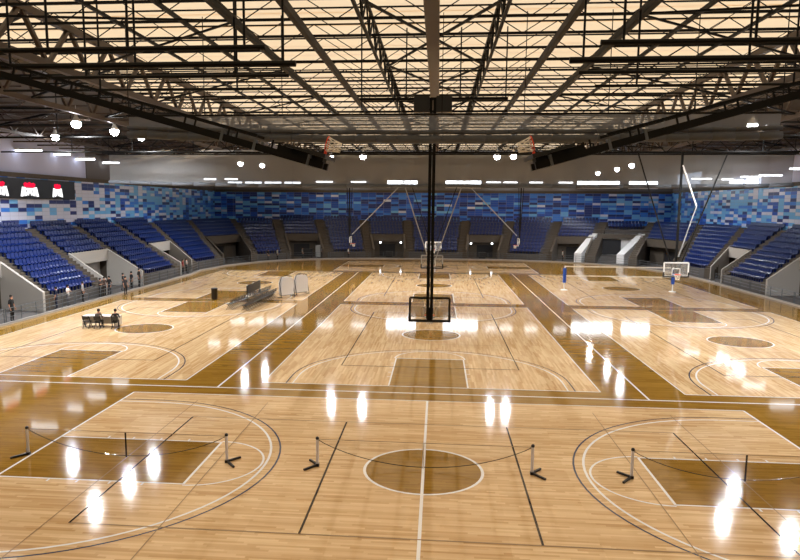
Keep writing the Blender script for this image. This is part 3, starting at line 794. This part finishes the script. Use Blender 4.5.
def folded(loc, rotz, tilt, label, mat='steel_black', frame='black_pad', L=10.8):
    root = empty('folded_backstop', loc, (0, -tilt, rotz)); tag(root, label, 'basketball hoop')
    zc = -(L-.62)
    backboard(root, .05, zc, frame, True); ring_net(root, .42, -(L-.22))
    m = MB()
    for s in (-1, 1): m.bar((-.22, s*.42, 0), (-.22, s*.42, -L+.1), .17, .2)
    for i in range(7): m.bar((-.22,-.42,-1-i*1.4),(-.22,.42,-1-i*1.4),.09)
    part(m, 'mast', M[mat], root)
    u = MB()
    for s in (-1, 1): u.bar((.1, s*.42, 0), (.1, s*.42, -L+2.2), .08)
    part(u, 'upper_pipe', M[mat], root)
    for i in range(7):
        for s in (-1, 1): c = MB(); c.bar((-.2, s*.42, -1-i*1.35), (.1, s*.42, -1-i*1.35), .05); part(c, 'spacer', M[mat], root)
    for z in (-L+.55, -L+2.2, -L+3.2):
        for s in (-1, 1): c = MB(); c.box((-.34, s*.42-.11, z-.04), (-.02, s*.42+.11, z+.04)); part(c, 'clamp', M['rail'], root)
    k = MB(); k.box((-.14,-.3,zc-.45), (.03,.3,zc+.95)); part(k, 'board_mount', M[mat], root)
    return root
folded((-13.3,0,12.35), 0, math.radians(74.6), 'black backstop folded up under the left roof, orange rim on top')
folded((13.3,0,12.35), PI, math.radians(74.6), 'black backstop folded up under the right roof, orange rim on top')
folded((-22.1,45.8,13.4), -PI/2, math.radians(81), 'pale backstop folded up over the left side court, right of a pair', 'white_metal', 'white_metal', 9.0)
folded((-26.2,45.8,13.4), -PI/2, math.radians(81), 'pale backstop folded up over the left side court, left of a pair', 'white_metal', 'white_metal', 9.0)
# pale lattice frame of the folded pair
root = empty('backstop_frame', (-17.2, 38.2, 12.3)); tag(root, 'pale lattice support frame under the roof behind the near curtain, left', 'frame')
m = MB()
for y in (-.6,.6): m.bar((-3.2,y,.4),(4.2,y,.5),.1); m.bar((-3.2,y,-.2),(.8,y,.5),.1)
for i in range(6): m.bar((-3+i*1.2,-.6,.4),(-2.4+i*1.2,.6,.45),.07); m.bar((-2.4+i*1.2,.6,.45),(-1.8+i*1.2,-.6,.42),.07)
part(m, 'lattice', M['steel_light'], root)

# ------------------------------------------------------------------ divider curtains
def curtain(y, x0, x1, zt, zb, sag, mat, label, rolls):
    root = empty('divider_curtain', (0, y, zb)); tag(root, label, 'curtain')
    n = 60; mb = MB()
    def zbot(t): return zb+sag(t)
    for i in range(n):
        for (ta, tb) in (((i/n), (i+1)/n),):
            xa, xb = x0+(x1-x0)*ta, x0+(x1-x0)*tb; ya, yb = .12*math.sin(ta*70), .12*math.sin(tb*70)
            mb.face([(xa,ya,zbot(ta)-zb),(xb,yb,zbot(tb)-zb),(xb,0,zt-zb),(xa,0,zt-zb)])
    part(mb, 'mesh_panel', M[mat], root, True)
    b = MB(); b.bar((x0-.1,0,zt-zb), (x1+.1,0,zt-zb), .09, sides=8); part(b, 'top_pipe', M['steel_black'], root)
    for k, (dz, r) in enumerate(rolls):
        rb = MB(); pts = [(x0+(x1-x0)*i/30, -.15, zbot(i/30)-zb+dz+.015*math.sin(i*1.7+k)) for i in range(31)]
        for p, q in zip(pts, pts[1:]): rb.bar(p, q, r*2, sides=10)
        part(rb, 'bottom_roll', M['roll'], root, True)
    for i in range(9): h = MB(); xx = x0+(x1-x0)*i/8; h.bar((xx,0,zt-zb),(xx,0,ZD-zb-.1),.03); part(h, 'hanging_cable', M['steel_black'], root)
curtain(8.85, -13.1, 13.9, 11.95, 10.75, lambda t: .22*(2*t-1)**2*(1 if t < .5 else .6), 'curtain', 'grey mesh divider curtain gathered up near the roof behind the folded hoops', ((.16,.16),(.45,.09)))
curtain(36.4, -27.6, 27.9, 12.35, 9.75, lambda t: -.25*math.cos((t-.5)*PI*2)*.6-.1*math.sin(t*9), 'curtain_far', 'wide grey mesh divider curtain gathered up across the middle of the hall', ((.12,.16),))

# ------------------------------------------------------------------ short nets on the near court
def short_net(x0, x1, y, label, n):
    root = empty('court_net', ((x0+x1)/2, y, 0)); tag(root, label, 'net', 'short nets on the near court')
    c = (x0+x1)/2; H = .9; W = x1-x0
    for s in (-1, 1):
        px_ = s*W/2
        p = MB(); p.bar((px_,0,.04), (px_,0,H), .09, sides=8); po = part(p, 'post', M['steel_post'], root)
        k = MB(); k.ball((px_,0,H+.01), .06, 8, 5); part(k, 'post_cap', M['black_plastic'], po)
        k = MB(); k.box((px_-.055,-.06,.0),(px_+.055,.06,.09)); part(k, 'post_base', M['black_plastic'], po)
        f = MB(); f.bar((px_,0,.05), (px_+s*.35,-.42,.03), .06); f.bar((px_,0,.05), (px_+s*.32,.42,.03), .06); part(f, 'foot', M['black_plastic'], root)
    t = MB(); t.bar((-W/2,0,H-.02), (W/2,0,H-.03), .015); part(t, 'top_cord', M['line_grey'], root)
    sg = lambda u: H-.03-(H-.12)*(1-(2*u-1)**2)**.9
    K = 28; pts = [(-W/2+W*i/K, .01, max(.07, sg(i/K)*1.0)) for i in range(K+1)]
    s_ = MB(); s_.path(pts, .018, 4); part(s_, 'slack_cord', M['line_black'], root)
    nn = MB()
    for (a, b) in zip(pts, pts[1:]): nn.face([a, b, (b[0],0,H-.03), (a[0],0,H-.03)])
    part(nn, 'mesh', M['net_sheer'], root)
    st = MB(); st.box((-.025,-.01,.05), (.025,.01,H-.03)); part(st, 'centre_strap', M['line_black'] if n != 1 else M['line_white'], root)
short_net(-12.9, -6.25, 0, 'low slack net across the left key of the near court', 0)
short_net(-3.33, 3.33, 0, 'low slack net across the centre circle of the near court', 1)
short_net(6.3, 12.9, 0, 'low slack net across the right key of the near court', 2)

# volleyball net on the right side courts
root = empty('volleyball_net', (18.1,48.3,0)); tag(root, 'tall volleyball net with blue padded posts on the right side court', 'net')
for s in (-1, 1):
    xx = s*5.2
    p = MB(); p.bar((xx,0,0), (xx,0,2.42), .11, sides=8); p.lathe([(.35,0),(.33,.06),(.1,.1)], (xx,0,0), 12); part(p, 'post', M['white_metal'], root)
    q = MB(); q.bar((xx,0,.75), (xx,0,2.2), .34, sides=8); part(q, 'post_pad', M['blue_pad'], root)
n = MB(); n.face([(-5.1,0,1.42),(5.1,0,1.42),(5.1,0,2.38),(-5.1,0,2.38)]); part(n, 'mesh', M['net_sheer'], root)
b = MB(); b.box((-5.15,-.015,2.30),(5.15,.015,2.42)); b.box((-5.15,-.015,1.40),(5.15,.015,1.47)); part(b, 'tape', M['white_metal'], root)

# ------------------------------------------------------------------ people
def person(loc, rotz, label, pose='stand', shirt=(20,20,24), legs=(22,24,32), hair=(22,17,15), h=1.72):
    k = h/1.72
    sit = pose == 'sit'
    V = []; E = []; Rr = []; BM = []
    def add(p, r, parent=None, mi=0):
        V.append(Vector(p)*k); Rr.append(r*k)
        if parent is not None: E.append((parent, len(V)-1)); BM.append(mi)
        return len(V)-1
    dz = -.45 if sit else 0
    ln = .12 if sit else 0
    pel = add((0,0,.95+dz), .135); bel = add((0,.01,1.1+dz), .13, pel, 1); che = add((0,ln*.6,1.3+dz), .15, bel, 1); nec = add((0,ln,1.47+dz), .058, che, 0)
    hd = add((0,ln+.02,1.57+dz), .085, nec, 0); hd2 = add((0,ln+.02,1.66+dz), .08, hd, 0)
    add((0,ln+.115,1.585+dz), .018, hd, 0)
    for s in (-1, 1):
        hip = add((s*.095,.0,.9+dz), .095, pel, 2)
        if sit: kn = add((s*.12,.42,.5), .062, hip, 2); an = add((s*.12,.4,.1), .042, kn, 2)
        else:
            st = .05*s if pose == 'walk' else 0
            kn = add((s*.105,.03+st*2,.5), .062, hip, 2); an = add((s*.11,-.01+st*3,.09), .042, kn, 2)
        ay = V[an].y/k; add((s*.12,ay+.16,.045), .038, an, 3)
        sh = add((s*.175,ln*.8,1.41+dz), .062, che, 1)
        if sit: el = add((s*.26,.12,1.15+dz), .045, sh, 1); wr = add((s*.17,.36,1.2+dz), .03, el, 0); hdv = Vector((-.3*s,.9,.05))
        elif pose == 'fold': el = add((s*.27,.05,1.16), .045, sh, 1); wr = add((s*.08,.22,1.2), .03, el, 0); hdv = Vector((-s*.9,.2,.1))
        else: el = add((s*.25,-.02,1.14), .045, sh, 1); wr = add((s*.26,.08,.9), .03, el, 0); hdv = Vector((0,.25,-1))
        hdv.normalize(); w0 = V[wr]/k
        pm = add(w0+hdv*.07, .03, wr, 0); side = hdv.cross(Vector((1,0,0)) if abs(hdv.x) < .8 else Vector((0,0,1))).normalized()
        for f, (o, ll) in enumerate(((-.03,.07),(-.01,.085),(.01,.08),(.03,.06))):
            a = add(w0+hdv*.1+side*o, .0105, pm, 0); add(w0+hdv*(.1+ll)+side*o*1.2+Vector((-s*.015,0,0)), .008, a, 0)
        a = add(w0+hdv*.05+side*.05, .011, pm, 0); add(w0+hdv*.09+side*.075, .009, a, 0)
    me = bpy.data.meshes.new('person'); me.from_pydata([tuple(v) for v in V], E, []); me.update()
    tmp = bpy.data.objects.new('tmp', me); COL.objects.link(tmp)
    md = tmp.modifiers.new('s', 'SKIN'); ss = tmp.modifiers.new('u', 'SUBSURF'); ss.levels = 1; ss.render_levels = 1
    for i, sv in enumerate(me.skin_vertices[0].data): sv.radius = (Rr[i], Rr[i]*(.82 if i in (1,2,0) else 1)); sv.use_root = (i == 0)
    dg = bpy.context.evaluated_depsgraph_get(); dg.update()
    fm = bpy.data.meshes.new_from_object(tmp.evaluated_get(dg)); bpy.data.objects.remove(tmp)
    fm.materials.clear()
    def flat(nm, c): return pbr(nm, srgb(*c), .8)
    for mt in (M['skin'], flat('shirt_cloth', shirt), flat('trouser_cloth', legs), M['shoe']): fm.materials.append(mt)
    for p in fm.polygons:
        best, bi_ = 9, 0
        for (a, b), mi in zip(E, BM):
            pa, pb = V[a], V[b]; d = pb-pa; t = max(0, min(1, (p.center-pa).dot(d)/max(d.length_squared, 1e-9)))
            q = (p.center-(pa+d*t)).length-(Rr[a]*(1-t)+Rr[b]*t)
            if q < best: best, bi_ = q, mi
        p.material_index = bi_; p.use_smooth = True
    o = bpy.data.objects.new('person', fm); COL.objects.link(o); o.location = loc; o.rotation_euler = (0,0,rotz)
    tag(o, label, 'person')
    hc = MB(); hy = (ln+.02)*k; hz = (1.66+dz)*k
    hc.lathe([(.06,-.1),(.092,-.05),(.1,.0),(.092,.05),(.06,.09),(.01,.1)], (0,-.018*k+hy,hz), 12)
    hh = hc.obj('hair', flat('hair', hair), o, True)
    ey = MB()
    for s in (-1, 1): ey.ball((s*.033*k, hy+.078*k, (1.61+dz)*k), .011, 6, 4)
    ey.box((-.025*k, hy+.075*k, (1.535+dz)*k), (.025*k, hy+.088*k, (1.545+dz)*k)); ey.obj('face_features', M['hair'], o)
    return o
NV, BK, GY, WH = (24,30,52), (18,18,20), (95,95,98), (215,212,208)
person((-29.15,24.2,0), -PI/2, 'person in black standing behind the left railing at the picture edge', 'stand', BK, BK, h=1.85)
person((-29.35,30.2,0), PI*.6, 'person in dark navy clothes behind the left railing, back turned', 'stand', NV, NV)
person((-29.2,31.6,0), -PI*.5, 'person in a white shirt behind the left railing', 'fold', WH, (90,90,96))
person((-29.25,34.0,0), -PI*.4, 'person with a white top under a dark jacket behind the left railing', 'stand', (150,150,152), BK)
person((-29.2,36.9,0), -PI*.5, 'person in dark clothes in the left group, nearest the table', 'fold', (48,40,38), BK)
person((-29.28,37.8,0), -PI*.8, 'person in a brown top in the left group, second of three', 'stand', (70,52,46), BK)
person((-29.2,38.6,0), PI*.9, 'person in black in the left group, third of three', 'stand', BK, (40,40,46))
person((-27.7,38.6,0), -PI*.6, 'person in dark clothes standing alone on the floor inside the left kerb', 'stand', (40,36,40), BK)
person((-29.25,41.4,0), -PI*.4, 'person in black by the second left tunnel, nearest of three', 'walk', BK, BK)
person((-29.15,43.0,0), PI*.8, 'person in black by the second left tunnel, middle of three', 'stand', (28,28,34), BK)
person((-29.2,44.8,0), -PI*.5, 'tall person in black by the second left tunnel, farthest of three', 'stand', BK, BK, h=1.86)
person((-29.9,58.4,0), -PI*.5, 'person in a dark red top by the third left tunnel', 'stand', (120,26,30), BK)
person((31.4,39.6,0), PI*.5, 'person in a dark jacket behind the right railing at the picture edge', 'stand', (58,30,32), BK)
person((-29.9,59.6,0), -PI*.5, 'person in black and white by the third left tunnel', 'fold', (150,150,150), BK)
# people at the far end, a few pixels each
for i, (x, y, c, l) in enumerate(((-24.6,78.5,BK,'person in black at the far left corner railing, left of two'), (-23.6,80.15,(150,150,140),'person in a pale top at the far left corner railing, right of two'), (-20.6,84.2,(130,130,134),'person in grey by the equipment tunnel, left of two'), (-17.7,85.3,(140,140,146),'person in grey by the equipment tunnel, right of two'), (-13.6,85.62,WH,'person in white at the far railing left of centre'))):
    person((x,y,0), -PI*.5, l, 'stand', c, BK)
person((19.2,85.2,0), -PI*.5, 'person in a pale top by the bench tunnel left of the white portal', 'stand', (170,168,160), BK)

# table with two seated people
def chair(loc, rotz):
    root = empty('folding_chair', loc, (0,0,rotz))      # faces +y
    s = MB(); s.box((-.21,-.2,.43), (.21,.21,.47)); part(s, 'seat', M['black_plastic'], root)
    b = MB(); b.hexa([(-.21,-.24,.58),(.21,-.24,.58),(.21,-.21,.58),(-.21,-.21,.58)], [(-.21,-.29,.84),(.21,-.29,.84),(.21,-.26,.84),(-.21,-.26,.84)]); part(b, 'backrest', M['black_plastic'], root)
    for q in (-1, 1):
        l = MB(); l.bar((q*.22,.24,0), (q*.22,-.27,.86), .03); part(l, 'leg', M['steel_black'], root)
        l = MB(); l.bar((q*.2,-.26,0), (q*.2,.14,.44), .03); part(l, 'leg', M['steel_black'], root)
    return root
tb = empty('table', (-22.05,23.1,0)); tag(tb, 'long table with two people sitting at it on the left side court', 'table')
t = MB(); t.box((-1.15,-.36,.70), (1.15,.36,.74)); part(t, 'tabletop', M['steel_light'], tb)
for a in (-1, 1):
    for b in (-1, 1): l = MB(); l.bar((a*1.05,b*.3,0), (a*1.05,b*.3,.7), .04); part(l, 'leg', M['steel_light'], tb)
tc = MB(); tc.box((-1.18,-.39,.742),(1.18,.39,.752)); tc.box((-1.19,.38,.12),(1.19,.395,.752))
for s in (-1, 1): tc.box((s*1.18-.008,-.39,.12),(s*1.18+.008,.39,.752))
o = tc.obj('tablecloth', M['cloth_white']); o.location = tb.location; tag(o, 'white cloth draped over the table on the left side court', 'tablecloth')
c0 = chair((-22.75,22.45,0), 0); tag(c0, 'empty black folding chair at the left end of the cloth covered table', 'chair')
c1 = dup(c0); c1.location = (-21.95,22.4,0); tag(c1, 'black chair under the person in grey at the table', 'chair')
c2 = dup(c0); c2.location = (-20.85,22.5,0); c2.rotation_euler.z = .25; tag(c2, 'black chair under the person in black at the table', 'chair')
person((-21.95,22.34,0), 0, 'seated person in a grey top at the table, back to the camera', 'sit', (84,82,80), BK)
person((-20.85,22.5,0), .25, 'seated person in black at the right end of the table', 'sit', (22,24,26), (60,62,62))
m = MB(); m.box((-.12,-.09,0),(.12,.09,.05)); m.box((-.1,.04,.05),(.1,.08,.18)); o = m.obj('table_device', M['black_plastic']); o.location = (-22.3,23.15,.752); tag(o, 'small black device lying on the white tablecloth', 'device')

# two rows of chairs on the left side court
for row, (xa, ya, xb, yb) in enumerate(((-15.9,31.6,-15.2,40.9),(-14.5,31.0,-14.2,39.0))):
    for i in range(15):
        t = i/14; c = dup(c0); c.location = (xa+(xb-xa)*t, ya+(yb-ya)*t, 0); c.rotation_euler.z = PI/2
        tag(c, 'black chair in the %s of two chair rows, %s from the near end' % (('left','right')[row], ORD[i]), 'chair', '%s row of chairs on the left side court' % ('left','right')[row])
m = MB(); m.box((-.05,-2.2,0.5),(.05,2.2,1.25))
for y in (-2,0,2): m.box((-.06,y-.04,0),(.06,y+.04,.5)); m.box((-.3,y-.05,0),(.3,y+.05,.05))
o = m.obj('low_banner', M['black_plastic']); o.location = (-16.1,39.4,0); tag(o, 'low black banner board behind the chair rows', 'banner')
m = MB(); nx, ny = 7, 22
P = lambda i, j: (-.2+.35*i/nx, -.8+1.6*j/ny, (0 if i in (0, nx) or j in (0, ny) else .1+.1*abs(math.sin(j*.9+i))+.05*math.sin(i*2.1+j*.5)))
for i in range(nx):
    for j in range(ny): m.face([P(i,j), P(i+1,j), P(i+1,j+1), P(i,j+1)])
o = m.obj('towel_pile', M['cloth_white']); o.location = (-15.55,36.2,.475); tag(o, 'pale cloths heaped on the left chair row', 'cloths')
# folded tables on arched frames
def folded_table(loc, rotz, label):
    root = empty('folded_table', loc, (0,0,rotz)); tag(root, label, 'folded table', 'folded tables')
    for s in (-1, 1):
        p = MB(); W = .76
        prof = [(-W,.25),(W,.25),(W,1.45),(.62,1.7),(.4,1.82),(-.4,1.82),(-.62,1.7),(-W,1.45)]
        p.hexa([(x,s*.16-.012,z) for x,z in prof], [(x,s*.16+.012,z) for x,z in prof]); part(p, 'table_half', M['plaster_white'], root)
    f = MB()
    for s in (-1, 1):
        pts = [(s*.82,-.25,.04),(s*.82,0,1.3),(s*.6,0,1.85),(0,0,1.98)]; f.path(pts, .05); f.bar((s*.82,-.3,.06),(s*.82,.3,.06),.06)
    f.bar((-.82,0,.2),(.82,0,.2),.05); part(f, 'arched_frame', M['steel_black'], root)
folded_table((-13.1,39.3,0), 1.0, 'white folded table on a dark arched frame beside the chairs, nearer one')
folded_table((-12.2,41.4,0), 1.0, 'white folded table on a dark arched frame beside the chairs, farther one')
# bin on the left court
b = empty('waste_bin', (-18.9,36.9,0)); tag(b, 'black cylindrical bin standing on the left side court', 'bin')
m = MB(); m.lathe([(.24,0),(.26,.05),(.27,.9),(.29,.92)], n=16); part(m, 'body', M['black_plastic'], b, True)
m = MB(); m.lathe([(.3,.92),(.3,.98),(.2,1.04)], n=16); part(m, 'lid', M['black_pad'], b, True)
# equipment in the far tunnels: dark cases and light panels
for i, (x, y, sx, sz, mt, lb) in enumerate(((-20.2,86.6,1.5,1.3,'black_plastic','black equipment case in the tunnel left of centre'),(-18.4,87,1.2,1.9,'steel_light','tall grey panel leaning in the tunnel left of centre'),(-7.3,88.0,1.0,1.0,'black_plastic','dark bench in the left far recess'),(7.3,88.0,1.0,1.0,'black_plastic','dark bench in the right far recess'),(17.2,86.2,1.4,1.2,'steel_light','grey rack in the bench tunnel left of the portal'))):
    m = MB(); m.box((-sx/2,-.25,.08),(sx/2,.25,sz)); m.box((-sx/2-.04,-.29,sz),(sx/2+.04,.29,sz+.06))
    for a in (-1, 1):
        for c in (-1, 1): m.box((a*(sx/2-.1)-.05,c*.18-.05,0),(a*(sx/2-.1)+.05,c*.18+.05,.08))
    o = m.obj('equipment_case', M[mt]); o.location = (x,y,0); tag(o, lb, 'equipment')
# wall lamps in the far recesses
for (bx, xs) in ((11,(-8.9,-5.6)),(13,(5.6,8.9))):
    for j, x in enumerate(xs):
        m = MB(); m.ball((0,0,0), .14, 8, 6); o = m.obj('recess_lamp', M['tube_glow']); o.location = (x, 89.55, 2.35)
        tag(o, 'small lamp in the %s far recess, %s one' % ('left' if bx == 11 else 'right', ('left','right')[j]), 'lamp')

# ------------------------------------------------------------------ daylight and view
sun = bpy.data.lights.new('daylight', 'SUN'); sun.energy = 1.9; sun.angle = .3; sun.color = (1, .97, .93)
so = bpy.data.objects.new('daylight', sun); COL.objects.link(so); so.location = (0, 36, 60); so.rotation_euler = (.15, .1, 0)
w = bpy.data.worlds.new('world'); SC.world = w; w.use_nodes = True
bg = w.node_tree.nodes['Background']; bg.inputs[0].default_value = (.75,.85,1,1); bg.inputs[1].default_value = .6
vs = SC.view_settings; vs.view_transform = 'Standard'; vs.look = 'None'; vs.exposure = .55; vs.gamma = 1; vs.use_curve_mapping = False
SC.cycles.max_bounces = 8; SC.cycles.transparent_max_bounces = 16; SC.cycles.sample_clamp_indirect = 6
SC.cycles.use_denoising = True
